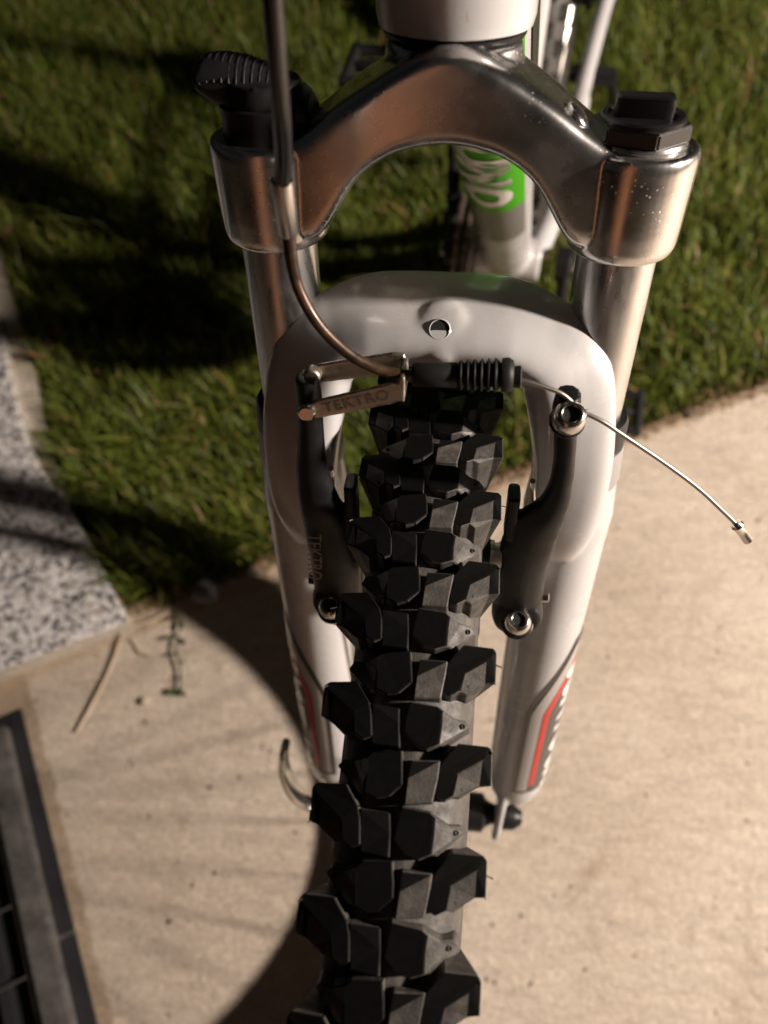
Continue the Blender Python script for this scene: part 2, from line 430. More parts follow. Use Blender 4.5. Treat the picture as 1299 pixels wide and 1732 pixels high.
gb('outer_flange', -Wd, -.0172, -.017, 0, -.01, .003, M['frame_dark'], .001)
gb('frame_rail', -.046, -.0175, -L_, -.0175, 0, .016, M['frame_steel'], .002)
gb('frame_rail', -Wd, -.0465, -.046, -.0175, 0, .016, M['frame_steel'], .002)
gb('inner_lip', -.0515, -.0475, -L_, -.0525, 0, .012, M['frame_steel'], .0008)
gb('inner_lip', -Wd, -.052, -.0515, -.0475, 0, .012, M['frame_steel'], .0008)
gb('tray', -Wd, -.0525, -L_, -.0525, 0, .0012, M['dark_gap'])
gb('seam_strip', -.0165, -.0005, -.262, -.258, .0032, .0042, M['grate_wire'])
for k in range(9):
    a = -.078 - .034 * k
    gb('grate_bar', a - .0065, a + .0065, -L_, -.054, .0013, .0075, M['frame_dark'], .001)
for k in range(8):
    b = -.068 - .071 * k
    bm = bmesh.new(); pts = [galong(-Wd + (Wd - .053) * i / 24, b, .0098 + .0022 * abs(math.sin(i * 1.35))) for i in range(25)]
    tube(bm, pts, .0016, 6)
    P_local(finish(bm, 'cross_wire', M['grate_wire'], grate), grate)

# --- small things on the path and on the lawn
def blob(name, loc, r, mt, label, cat, sq=.8, seed=0, group=None):
    bm = bmesh.new(); bmesh.ops.create_icosphere(bm, subdivisions=4, radius=r)
    for v in bm.verts:
        k = 1 + .14 * noise.noise(v.co / r * .9 + Vector((seed * 3.1, 0, 0))) + .03 * noise.noise(v.co / r * 4)
        v.co = Vector((v.co.x * k, v.co.y * k, v.co.z * k * sq))
    o = finish(bm, name, mt); o.location = loc; return tag(o, label, cat, group)
m = M['stone'] = mat('dark_stone', (.06, .055, .06), .6); g = G(m)
g.set(Base_Color=g.ramp(g.noise(g.pos(), 120, 6), [(.3, (.10, .094, .10)), (.7, (.19, .178, .182))]))
blob('round_stone', (-.298, .272, .012), .0165, M['stone'], 'dark round pebble lying where the lawn meets the path, behind the left fork leg', 'pebble', .9, 3)
M['straw'] = mat('dry_straw', (.44, .36, .27), .9, 0, 0, .2)
m = M['leaf_brown'] = mat('dry_leaf', (.17, .08, .035), .7); g = G(m)
g.set(Base_Color=g.ramp(g.noise(g.pos(), 200, 5), [(.3, (.09, .04, .018)), (.7, (.24, .125, .06))]))
def stick(name, pts, r, mt, label, cat, group=None):
    bm = bmesh.new(); P = catmull(pts, 8); n_ = len(P)
    tube(bm, [q + Vector((0, 0, .0009 * noise.noise(q * 60))) for q in P], [r * (.55 + .6 * math.sin(PI * (.12 + .80 * i / n_))) for i in range(n_)], 7)
    return tag(finish(bm, name, mt), label, cat, group)
stick('straw_stalk', [(-.392, .212, .005), (-.398, .165, .003), (-.408, .12, .003), (-.417, .088, .0025)], .0019, M['straw'], 'long pale straw stalk on the concrete below the granite corner', 'straw')
stick('straw_stalk', [(-.384, .222, .006), (-.360, .232, .004), (-.343, .246, .0035)], .0019, M['straw'], 'short straw piece between the granite corner and the lawn', 'straw')
stick('straw_stalk', [(-.378, .205, .004), (-.366, .190, .003), (-.350, .187, .003)], .0012, M['straw'], 'thin straw piece right of the long stalk, near the weed', 'straw')
blob('pale_crumb', (-.345, .132, .003), .0055, M['straw'], 'pale earthen crumb on the concrete left of the weed tip', 'crumb', .6, 9)
M['earth'] = mat('earth_crumb', (.07, .045, .025), .9)
M['loose_soil'] = mat('loose_soil', (.16, .10, .055), .95, 0, 0, .2); g = G(M['loose_soil'])
g.set(Base_Color=g.ramp(g.noise(g.pos(), 70, 5), [(.3, (.07, .042, .022)), (.7, (.25, .155, .085))]))
bm = bmesh.new()
for k in range(1500):
    a = rng.uniform(-.48, .62); q = along(BORDER, a, rng.gauss(-.004, .007))
    if .30 < a < .52 and rng.random() < .6: q = along(BORDER, rng.gauss(.40, .05), rng.gauss(.006, .014))
    r_ = rng.uniform(.0006, .0026) * (1.4 if rng.random() < .06 else 1)
    mtx = Matrix.Translation((q.x, q.y, r_ * .4)) @ Matrix.Rotation(rng.uniform(0, 6), 4, Vector((rng.random(), rng.random(), 1)).normalized()) @ Matrix.Diagonal((r_ * rng.uniform(.8, 1.6), r_, r_ * .8, 1))
    bmesh.ops.create_icosphere(bm, subdivisions=1, radius=1, matrix=mtx)
tag(finish(bm, 'loose_soil', M['loose_soil'], smooth=False, recalc=False), kind='stuff')
for k, (x, y, r, t_) in enumerate([(-.195, .092, 0.00165, 'dark crumb on concrete right of the weed'), (-.246, .043, 0.00225, 'dark crumb on concrete under the fork, in mid path'),
                                   (-.222, -.043, 0.00195, 'dark crumb on concrete close to the tyre shadow'), (-.308, .005, 0.00150, 'small dark crumb beside the pale pit on the path'),
                                   (-.262, -.094, 0.00195, 'elongated crumb at the bottom of the path, near the tyre shadow'), (-.338, .108, 0.00210, 'dark crumb next to the pale earthen crumb'),
                                   (.318, .592, .006, 'brown clod at the lawn edge on the right')]):
    blob('earth_crumb', (x, y, r * .45), r, M['earth'], t_, 'crumb', .6, 20 + k)
# weed: a creeping stem with pairs of small leaves
M['weed'] = mat('weed_green', (.045, .06, .022), .6)
weed = empty('creeping_weed', (-.322, .235, 0), 'thin creeping weed with small leaves lying on the concrete', 'weed')
wp = catmull([(-.335, .252, .004), (-.323, .228, .005), (-.321, .198, .007), (-.309, .172, .006), (-.306, .146, .004)], 8)
bm = bmesh.new(); tube(bm, wp, .0011, 6); P_local(finish(bm, 'stem', M['weed'], weed), weed)
leafm = None
def leaf_mesh(L, W_, curl=.25):
    bm = bmesh.new(); rows = []
    for i in range(7):
        t = i / 6; ww = W_ * math.sin(PI * min(1, .06 + .94 * t)) ** .7 * (1 - .35 * t)
        rows.append([bm.verts.new((L * t, j * ww, curl * L * (t * t * .5 + (abs(j)) * .18))) for j in (-1, 0, 1)])
    for a, b in zip(rows, rows[1:]):
        for j in range(2): bm.faces.new((a[j], a[j + 1], b[j + 1], b[j]))
    me = bpy.data.meshes.new('leaf'); bm.to_mesh(me); bm.free(); me.shade_smooth(); return me
lm = leaf_mesh(.015, .0038); lm.materials.append(M['weed'])
for i, k in enumerate((4, 6, 12, 13, 18, 21, 26, 30, 32, 32, 31)):
    o = link('leaf', lm, weed); sd = 1 if i % 2 else -1
    o.location = wp[k] - weed.location; o.rotation_euler = (rng.uniform(-.5, .5), rng.uniform(-.3, .1), -PI / 2 + sd * rng.uniform(.35, 1.6)); o.scale = (rng.uniform(.45, 1.15),) * 3
# dry leaves scattered on the lawn
lb = leaf_mesh(.026, .010, .5); lb.materials.append(M['leaf_brown'])
for x, y, z, rz, sc_, lab in [(-.375, .616, .012, .6, .9, 'curled brown leaf on the grass left of the left stanchion'), (-.62, .63, .006, 2.2, 1.3, 'brown leaf against the granite edge, lower one'),
                              (-.635, .68, .004, 1.0, 1.2, 'brown leaf against the granite edge, upper one'), (-.78, .86, .008, .2, 1.6, 'dark brown leaf at the left border of the lawn'),
                              (-.90, 1.235, .012, 1.4, 1.1, 'pale brown leaf high on the lawn in the upper left'), (-.515, .748, .012, 2.7, .8, 'small tan leaf in mid lawn on the left')]:
    o = link('dry_leaf', lb); o.location = (x, y, z); o.rotation_euler = (rng.uniform(-.4, .4), rng.uniform(-.5, .2), rng.uniform(0, 6)); o.scale = (sc_,) * 3
    tag(o, lab, 'leaf', 'dry leaves on the lawn')

# ================================================================== BICYCLE
bike = empty('bicycle', (0, 0, 0), 'white mountain bike with silver fork crown and knobbly front tyre', 'bicycle')

# --- front tyre: casing and single tread knobs
RT = .3392; RING = .3144; RC = .0214
def TY(x, th, r):                       # th: angle forward of the fork line
    return F(x, r * math.cos(th), r * math.sin(th))
bm = bmesh.new(); rings = []
for i in range(180):
    th = 2 * PI * i / 180
    rings.append([TY(RC * math.sin(a), th, RING + RC * math.cos(a)) for a in (math.radians(-150 + 300 * k / 24) for k in range(25))])
rings.append(rings[0]); ring_skin(bm, rings, close=False, caps=False)
bmesh.ops.remove_doubles(bm, verts=bm.verts, dist=1e-6)
tyre = finish(bm, 'front_tyre', M['tread'], bike)
def rtop(x):
    x = abs(x); return RT - .0002 * (x / .012) ** 2 - max(0, x - .012) * .07
def rcase(x):
    x = min(abs(x), RC * .992); return RING + math.sqrt(RC * RC - x * x) - .0012
def knob_mesh(name, outline, faces, draft=1.1, hairs=(), holes=(), mirror=False, shade_mirror=False, jit=0):
    """outline: (x mm, s mm, drop mm); faces: (indices, material index)"""
    sg = -1 if mirror else 1
    jr = random.Random(len(outline) * 31 + int(jit * 7) + 5 * mirror)
    outline = [(x + jr.uniform(-.4, .4) * jit * .3, s_ + jr.uniform(-.45, .45) * jit * .3, d + jr.uniform(-.03, .03) * jit) for x, s_, d in outline]
    topv = {i for idx, mi in faces if mi for i in idx}
    if mirror: outline = [(x, s_, (max(.05, .8 - d) if i in topv and d < 1.2 else d)) for i, (x, s_, d) in enumerate(outline)]
    bm = bmesh.new()
    cx = sum(q[0] for q in outline) / len(outline); cs = sum(q[1] for q in outline) / len(outline)
    def at_(x, s, r): 
        th = s / 338.
        return Vector((sg * x / 1000, r * math.sin(th), r * math.cos(th)))        # local: x, forward, radial
    tv = [bm.verts.new(at_(x, s, max(rtop(x / 1000) - d / 1000, rcase(x / 1000) + .0009))) for x, s, d in outline]
    bv = []
    for x, s, d in outline:
        X_ = cx + (x - cx) * draft; S_ = cs + (s - cs) * draft
        X_ = max(-RC * 1000, min(RC * 1000 * .998, X_)); bv.append(bm.verts.new(at_(X_, S_, rcase(X_ / 1000))))
    used = set()
    mids = {}
    for idx, mi in faces:
        f = bm.faces.new([tv[i] for i in idx]); f.material_index = mi; used |= set(idx)
    # walls: only around the outer boundary
    be = [e for e in bm.edges if len(e.link_faces) == 1]
    m_ = {v: b for v, b in zip(tv, bv)}
    for e in be:
        a, b = e.verts
        f = bm.faces.new((a, b, m_[b], m_[a])); f.material_index = 0
    for b in bv:
        if not b.link_faces: bm.verts.remove(b)
    bmesh.ops.recalc_face_normals(bm, faces=bm.faces)
    hard = [e for e in bm.edges if len(e.link_faces) == 2 and e.calc_face_angle(0) > .3]
    bmesh.ops.bevel(bm, geom=hard, offset=.00035, segments=1, affect='EDGES', clamp_overlap=True)
    def inside(x, s, idx):
        c_ = False; n_ = len(idx)
        for i in range(n_):
            x0, s0 = outline[idx[i]][:2]; x1, s1 = outline[idx[(i + 1) % n_]][:2]
            if (s0 > s) != (s1 > s) and x < (x1 - x0) * (s - s0) / (s1 - s0) + x0: c_ = not c_
        return c_
    bm.normal_update()
    for f in bm.faces:
        c_ = f.calc_center_median(); rad = Vector((0, c_.y, c_.z)).normalized()
        x_, s_ = c_.x * sg * 1000, math.atan2(c_.y, c_.z) * 338
        f.material_index = int(f.normal.dot(rad) > .93 and any(inside(x_, s_, idx) for idx, mi in faces if mi or (mirror and shade_mirror)))  # left blocks go near-black too: shade put into their colour
        if mirror and f.calc_area() / max(e.calc_length() for e in f.edges) < .0008: f.material_index = 1  # left-side bevels painted near-black so no lit outlines show
    for (x, s, d, dx, dz) in hairs:
        q = at_(x, s, rtop(x / 1000) - d / 1000)
        tube(bm, [q, q + Vector((sg * dx * .5, .0002, dz * .6)), q + Vector((sg * dx, .0009, dz))], .00022, 4)
    for (x, s, d) in holes:
        q = at_(x, s, rtop(x / 1000) - d / 1000)
        r0 = set(bm.faces)
        nrm = Vector((sg * .55, 0, .83)).normalized()
        lathe(bm, q - nrm * .0004, nrm, [(0, .0004), (.0006, .0009), (.0008, .0006), (.0002, .0004)], 8)
        for f in bm.faces:
            if f not in r0: f.material_index = 0
    me = bpy.data.meshes.new(name); bm.to_mesh(me); bm.free()
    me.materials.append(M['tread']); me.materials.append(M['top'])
    return me
HEX = [(.6, -7.2, .7), (9.6, -6.2, .1), (10.9, -5.0, .05), (10.6, 0, .05), (10.7, 5.6, .05), (7.0, 7.0, .3), (3.4, 6.2, .5), (-.6, 2.4, .75), (-.2, -2.0, .75),
       (14.8, -3.3, 1.6), (18.4, -3.4, 3.2), (20.0, -1.6, 4.6), (12.6, 5.6, 2.2)]
HEXF = [((0, 1, 2, 3, 4, 5, 6, 7, 8), 1), ((2, 9, 3), 0), ((3, 9, 10, 11, 12, 4), 0)]
BLK = [(2.6, 10.4, .1), (11.4, 10.1, .7), (11.0, 15, .9), (10.0, 22.2, .9), (1.6, 22.9, .2), (1.9, 16, .1)]
BLKF = [((0, 1, 5), 1), ((1, 2, 3, 4, 5), 0)]  # corner triangle painted near-black as the shadow across the block
SHO = [(16.3, 4.0, .7), (25.8, 4.2, .2), (26.9, 5.6, .3), (23.6, 8.6, .3), (16.8, 13.4, .7), (15.8, 19.4, .7), (13.0, 21.2, .9), (10.3, 20.0, 1.1), (11.0, 13.0, 1.1), (12.0, 9.6, 1.0),
       (27.0, 15.2, 1.5), (23.6, 15.9, 1.9), (18.0, 20.0, 2.4)]
SHOF = [((0, 1, 2, 3, 4, 5, 6, 7, 8, 9), 1), ((2, 10, 11, 3), 1), ((3, 11, 12, 5, 4), 0)]
kinds = []
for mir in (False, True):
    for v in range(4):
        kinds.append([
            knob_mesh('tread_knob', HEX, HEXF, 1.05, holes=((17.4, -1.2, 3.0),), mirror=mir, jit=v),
            knob_mesh('tread_knob', BLK, BLKF, 1.06, mirror=mir, shade_mirror=True, jit=v),
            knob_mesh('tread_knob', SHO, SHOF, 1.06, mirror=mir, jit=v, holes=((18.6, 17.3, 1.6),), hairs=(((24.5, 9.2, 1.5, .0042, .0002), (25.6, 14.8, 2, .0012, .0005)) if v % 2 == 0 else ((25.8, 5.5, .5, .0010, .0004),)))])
NK = 69; DTH = 2 * PI / NK; TH0 = -.0266 - .0298
base_m = Matrix((UX, UN, UU)).transposed()          # local (x, forward, radial) at th = 0
rest = bmesh.new()
for i in range(NK):
    for half in (0, 1):
        th = TH0 + (i + .5 * half) * DTH
        th = (th + PI) % (2 * PI) - PI
        rot = Matrix.Rotation(-th, 4, 'X')
        mat_ = Matrix.Translation(HUB) @ base_m.to_4x4() @ rot
        for me in kinds[4 * half + (i * 7 + half * 3) % 4]:
            if math.radians(-62) < th < math.radians(90):
                o = link('tread_knob', me, tyre); o.matrix_world = mat_ @ Matrix.Translation((0, 0, 0))
            else:
                n0 = len(rest.verts); rest.from_mesh(me); rest.verts.ensure_lookup_table()
                bmesh.ops.transform(rest, matrix=mat_, verts=rest.verts[n0:])
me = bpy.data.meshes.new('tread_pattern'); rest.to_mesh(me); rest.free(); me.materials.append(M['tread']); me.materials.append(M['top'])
tag(link('tread_pattern', me, tyre), kind='stuff')

# --- front rim, spokes, hub
bm = bmesh.new(); rings = []
prof = [(-.0135, .2865), (-.0140, .270), (-.0115, .2655), (-.005, .2615), (.005, .2615), (.0115, .2655), (.0140, .270), (.0135, .2865), (.0115, .2865), (.0115, .272), (-.0115, .272), (-.0115, .2865)]
for i in range(121):
    th = 2 * PI * i / 120; rings.append([TY(x, th, r) for x, r in prof])
ring_skin(bm, rings, caps=False); bmesh.ops.remove_doubles(bm, verts=bm.verts, dist=1e-6)
rim = finish(bm, 'front_rim', M['rim'], bike)
for k in range(32):
    sd = 1 if k % 2 else -1; th = 2 * PI * k / 32 + .03
    tw = (1 if (k // 2) % 2 else -1) * .62
    bm = bmesh.new(); tube(bm, [TY(sd * .028, th + tw, .020), TY(sd * .004, th, .2625)], .001, 6)
    finish(bm, 'spoke', M['spoke'], rim)
bm = bmesh.new(); lathe(bm, F(-.050, 0, 0), UX, [(0, .006), (.006, .009), (.0085, .013), (.020, .013), (.0205, .022), (.0245, .022), (.026, .014), (.074, .014), (.0755, .022), (.0795, .022), (.080, .013), (.0915, .013), (.094, .009), (.100, .006)], 28)
finish(bm, 'front_hub', M['black'], bike)

# --- stanchions
SX = .0614; SN = -.0127
for s in (-1, 1):
    bm = bmesh.new(); lathe(bm, F(s * SX, .30, SN), UU, [(0, .014), (.115, .014)], 48)
    finish(bm, 'stanchion', M['chrome'], bike)
    bm = bmesh.new(); lathe(bm, F(s * SX, .318, SN), UU, [(0, .0178), (.010, .0178), (.0125, .0168), (.0125, .0141)], 40)
    finish(bm, 'fork_seal', M['black'], bike)

# --- lower legs with brake arch: one casting
bm = bmesh.new()
for s in (-1, 1):
    lathe(bm, F(s * SX, 0, SN), UU, [(.018, .012), (.022, .0165), (.032, .0182), (.10, .0188), (.20, .0193), (.262, .0198), (.278, .0204), (.296, .0188), (.3165, .0178), (.318, .0172)], 40)
    # brake boss block and dropout fillet
    lathe(bm, F(s * .040, .254, -.004), UN, [(0, .011), (.012, .011), (.020, .009), (.026, .0075), (.027, .007)], 24)
    sweep(bm, [(F(s * .0545, .05, -.009), Fd((.004, 0, 0)), Fd((0, 0, .010))), (F(s * .0535, .02, -.004), Fd((.0034, 0, 0)), Fd((0, 0, .012))), (F(s * .0525, -.006, .0), Fd((.0032, 0, 0)), Fd((0, 0, .0125))), (F(s * .0520, -.019, .004), Fd((.003, 0, 0)), Fd((0, 0, .007)))], 16, 3)
half = [(0, .3736, -.0062, .0206, .0092), (.014, .3734, -.0061, .0205, .0092), (.0265, .3723, -.0050, .0200, .0093), (.0375, .3684, -.0022, .0184, .0095), (.0456, .3625, .0006, .0176, .0104),
        (.0504, .3525, .0030, .0170, .0113), (.0538, .3365, .0044, .0165, .0119), (.0566, .318, .0046, .0160, .0118), (.0578, .300, .0042, .0154, .0118), (.0574, .284, .0030, .0146, .0115), (.0560, .270, .0005, .0132, .0108), (.0557, .2615, -.0015, .0120, .0100)]
tilt = [70, 69, 65, 55, 40, 24, 11, 4, 0, 0, 0, 0]; tilt = tilt[:0:-1] + tilt
pts = [(-x, u, n, a, b) for x, u, n, a, b in half[:0:-1]] + half
cl = catmull([(x, u, n) for x, u, n, a, b in pts], 4); wa = np.interp(np.arange(len(cl)) / 4, range(len(pts)), [q[3] for q in pts]); wb = np.interp(np.arange(len(cl)) / 4, range(len(pts)), [q[4] for q in pts])
path = []
for i, q in enumerate(cl):
    d = (cl[min(i + 1, len(cl) - 1)] - cl[max(0, i - 1)]); d.z = 0; d.normalize()
    sv = Vector((-d.y, d.x, 0))
    ta = math.radians(np.interp(i / 4, range(len(pts)), tilt)); nz_ = Vector((0, 0, 1))
    path.append((F(*q), Fd((sv * math.cos(ta) - nz_ * math.sin(ta)) * wa[i]), Fd((nz_ * math.cos(ta) + sv * math.sin(ta)) * wb[i])))
sweep(bm, path, 36, 3.0)
lathe(bm, F(.0010, .3772, .0066), Fd((0, .78, .63)), [(-.004, .0125), (-.0010, .0115), (.0008, .0085), (.0014, .0050)], 32)
lower = fused(bm, 'fork_lower', M['white'], bike, .0011, 9)
# vent hole in the arch: a dark socket with a steel rod end inside
bm = bmesh.new(); hn = Fd((0, .70, .72)).normalized(); hc = F(.0002, .3770, .0080) + hn * .0002
lathe(bm, hc - hn * .0010, hn, [(0, .0036), (.0015, .0042), (.0019, .0037), (.0006, .0033)], 24)
finish(bm, 'vent_hole', M['white'], lower)
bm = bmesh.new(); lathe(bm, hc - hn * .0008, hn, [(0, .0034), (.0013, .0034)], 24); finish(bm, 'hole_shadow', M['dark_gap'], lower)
bm = bmesh.new(); box(bm, hc + hn * .0006 - UU * .0017, UX * .0026, UU * .0008, hn * .0004); finish(bm, 'hole_pin', M['steel'], lower)
for s in (-1, 1):
    bm = bmesh.new(); lathe(bm, F(s * SX, .2985, SN), UU, [(0, .0190), (.004, .0192), (.016, .0183), (.0185, .0179)], 40)
    finish(bm, 'collar', M['collar'], lower)

# --- decals on the legs, wrapped round the tube
def leg_point(s, u, phi, lift=.0004):
    r = np.interp(u, [.032, .10, .20, .262], [.0182, .0188, .0193, .0198]) + lift
    return F(s * (SX + r * math.sin(phi)), u, SN + r * math.cos(phi))
def strip(s, name, mt, edge0, edge1, u0, u1, parent, lift, n_=40, k_=8):
    bm = bmesh.new(); rows = []
    for i in range(n_ + 1):
        u = u0 + (u1 - u0) * i / n_; a, b = edge0(u), edge1(u)
        rows.append([bm.verts.new(leg_point(s, u, a + (b - a) * j / k_, lift)) for j in range(k_ + 1)])
    for r0, r1 in zip(rows, rows[1:]):
        for j in range(k_): bm.faces.new((r0[j], r0[j + 1], r1[j + 1], r1[j]))
    return finish(bm, name, mt, parent)
def border(off):                      # left border of the decal: straight, then bending outwards at the top
    return lambda u: math.radians(-13 + off) + (max(0, u - .132) / .06) ** 1.25 * math.radians(62)
for s in (-1, 1):
    far_ = lambda u: math.radians(150)
    d = strip(s, 'leg_decal', M['dark_decal'], border(0), far_, .042, .196, lower, .0004)
    strip(s, 'grey_stripe', M['mid_decal'], border(9), border(29), .046, .190, lower, .0006)
    strip(s, 'red_stripe', M['red'], border(31), border(42), .052, .180, lower, .0006)
    tb = text_mesh('SUNTOUR', .034, .0012)
    for v in tb.verts:
        x, y = v.co.x * .80, v.co.y
        u = .108 - x if s > 0 else .108 + x
        v.co = leg_point(s, u, math.radians(88) + (y if s > 0 else -y) / .019 * 1.15, .0007)
    finish(tb, 'leg_lettering', M['letter'], lower, recalc=False)

# --- crown: forged alloy, two clamps and a bowed bridge
bm = bmesh.new()
def ub(x): return np.interp(abs(x), [0, .010, .0198, .0297, .0335, .0387, .042, .05], [.4394, .4382, .4352, .4275, .4228, .4110, .406, .406])
def ur(x): return np.interp(abs(x), [0, .006, .016, .025, .0368, .046, .055], [.4665, .4655, .4612, .4560, .4490, .4420, .4375])
path = []
sm_ = lambda f, x: sum(f(x + d) for d in (-.005, -.0025, 0, .0025, .005)) / 5
for i in range(45):
    x = -.052 + .104 * i / 44
    lo, hi = sm_(ub, x), sm_(ur, x); t = min(1, abs(x) / .05)
    nf = .0062 - .0030 * t * t; nb = -.044 + .012 * t
    path.append((F(x, (lo + hi) / 2, (nf + nb) / 2), Fd((0, (hi - lo) / 2, 0)), Fd((0, 0, (nf - nb) / 2))))
sweep(bm, path, 48, 7.5)
for s in (-1, 1):
    lathe(bm, F(s * SX, 0, SN), UU, [(.4018, .0165), (.4030, .0183), (.4055, .0192), (.412, .0196), (.425, .0200), (.434, .0202), (.4362, .0198), (.4372, .0188)], 48)
lathe(bm, F(0, 0, -.026), UU, [(.445, .0225), (.459, .0226), (.4625, .0220), (.4635, .021)], 48)
crown = fused(bm, 'fork_crown', M['alloy'], bike, .0008, 4)
bm = bmesh.new(); bmesh.ops.create_uvsphere(bm, u_segments=20, v_segments=12, radius=1)  # raised bump added to catch a bright glint on the crown arm
pm = Matrix((UX * .0028 + UU * -.0004, UU * .0040 + UX * -.0025, UN * .0062)).transposed().to_4x4(); pm.translation = F(.0405, .4462, -.0060)
bmesh.ops.transform(bm, matrix=pm, verts=bm.verts[:]); finish(bm, 'glint_bump', M['alloy'], crown)
# cap on the left clamp seen from the rider (right in view): hexagon with a flat grip
RCX = SX
bm = bmesh.new(); lathe(bm, F(SX, .4368, SN), UU, [(0, .0150), (.0012, .0156), (.0022, .0150)], 40)
cap = finish(bm, 'preload_cap', M['alloy'], bike)
bm = bmesh.new(); b0 = F(SX, .4388, SN)
hexp = lambda r, h: [b0 + UU * h + (UX * math.cos(a) + UN * math.sin(a)) * r for a in (math.radians(60 * k + 18) for k in range(6))]
ring_skin(bm, [hexp(.0160, 0), hexp(.0160, .0052)])
bmesh.ops.bevel(bm, geom=bm.edges[:], offset=.0006, segments=2, affect='EDGES'); finish(bm, 'hex_flange', M['anodised'], cap, angle=25)
bm = bmesh.new(); lathe(bm, b0 + UU * .0052, UU, [(0, .0135), (.0012, .0135), (.0018, .0128), (.0018, .0112), (.0012, .0106)], 40); finish(bm, 'cap_disc', M['satin_black'], cap)
bm = bmesh.new(); gd = (UX * math.cos(.15) - UN * math.sin(-.15) * .6).normalized(); gs = UU.cross(gd).normalized()
sweep(bm, [(b0 + UU * .0058 - gd * .0002, gd * .0092, gs * .0042), (b0 + UU * .0095, gd * .0092, gs * .0038), (b0 + UU * .0118, gd * .0090, gs * .0036), (b0 + UU * .0124, gd * .0084, gs * .0030)], 24, 6)
finish(bm, 'grip_tab', M['satin_black'], cap, angle=30)
# ribbed lockout lever on the other clamp
bm = bmesh.new(); c0 = F(-SX, .4372, SN)
lathe(bm, c0, UU, [(0, .0150), (.006, .0146), (.010, .0152), (.0105, .0142)], 40)
lock = finish(bm, 'lockout_base', M['satin_black'], bike)
bm = bmesh.new()
unit = [(-.0208, .0175, .0040), (-.018, .0172, .0066), (-.012, .0155, .0088), (-.005, .0130, .0106), (.003, .0105, .0105), (.010, .0085, .0086), (.0145, .0075, .0064), (.0165, .0060, .0030)]
path = [(c0 + UX * x + UU * u - UN * .001, UU * a * .95, UN * .0100) for x, u, a in unit]
cl = []
for a, b in zip(path, path[1:]):
    for k in range(3): cl.append(tuple(a[j].lerp(b[j], k / 3) for j in range(3)))
cl.append(path[-1]); sweep(bm, cl, 22, 2.4)
lathe(bm, c0 + UU * .006, UU, [(0, .0135), (.006, .0140), (.011, .0125)], 32)
lev = fused(bm, 'lockout_lever', M['black'], lock, .0008, 4)
for k in range(15):
    x = -.0185 + .0024 * k
    uu_ = np.interp(x, [q[0] for q in unit], [q[1] + q[2] * .95 for q in unit])
    pts = [c0 + UX * x + UN * (n_ - .001) + UU * (uu_ - .0003 - .0060 * (abs(n_) / .0098) ** 3) for n_ in np.linspace(-.0092, .0098, 9)]
    bm = bmesh.new(); tube(bm, pts, .00055, 6); finish(bm, 'grip_rib', M['black'], lock)

# --- brake arms
def arm(s, rows, post):
    bm = bmesh.new()
    cl = catmull([(x, u, n) for x, u, n, a, b in rows], 4); k = np.arange(len(cl)) / 4
    wa = np.interp(k, range(len(rows)), [q[3] for q in rows]); wb = np.interp(k, range(len(rows)), [q[4] for q in rows])
    path = []
    for i, q in enumerate(cl):
        d = (cl[min(i + 1, len(cl) - 1)] - cl[max(0, i - 1)]); d.z = 0; d.normalize(); sv = Vector((-d.y, d.x, 0))
        path.append((F(s * q.x, q.y, q.z), Fd((s * sv.x * wa[i], sv.y * wa[i], 0)), Fd((0, 0, wb[i] * 1.12))))
    sweep(bm, path, 28, 2.0)
    # crest line along the outer side
    lathe(bm, F(s * .0400, .2555, .018), UN, [(0, .0108), (.018, .0112), (.0220, .0102), (.0230, .0085)], 32)
    sweep(bm, [(F(s * (post[0]), u, .0395), Fd((.0024, 0, 0)), Fd((0, 0, .0052))) for u in (post[2], post[2] + .006, post[1] - .002, post[1])], 16, 5)
    return fused(bm, 'brake_arm', M['satin_black'], bike, .0006, 3)
R_rows = [(.0446, .377, .0440, .0040, .0045), (.0448, .371, .0440, .0048, .0052), (.0456, .362, .0438, .0040, .0046), (.0470, .350, .0436, .0038, .0044), (.0474, .338, .0432, .0042, .0045), (.0462, .326, .0422, .0058, .0050),
          (.0415, .3135, .0405, .0098, .0058), (.0396, .302, .0390, .0106, .0064), (.0390, .288, .0370, .0102, .0068), (.0393, .272, .0345, .0104, .0070), (.0400, .258, .0325, .0106, .0075), (.0402, .251, .0315, .0072, .0060)]
armR = arm(1, R_rows, (.0318, .3290, .308))
L_rows = [(.0420, .3780, .0440, .0040, .0046), (.0420, .370, .0440, .0044, .0050), (.0425, .358, .0438, .0046, .0048), (.0432, .346, .0436, .0052, .0046), (.0435, .334, .0432, .0064, .0048), (.0420, .320, .0428, .0082, .0055),
          (.0400, .309, .0405, .0104, .0060), (.0392, .298, .0390, .0108, .0064), (.0390, .285, .0368, .0107, .0068), (.0396, .270, .0345, .0106, .0070), (.0402, .258, .0325, .0104, .0075), (.0402, .251, .0315, .0072, .0060)]
armL = arm(-1, L_rows, (.0300, .3290, .305))
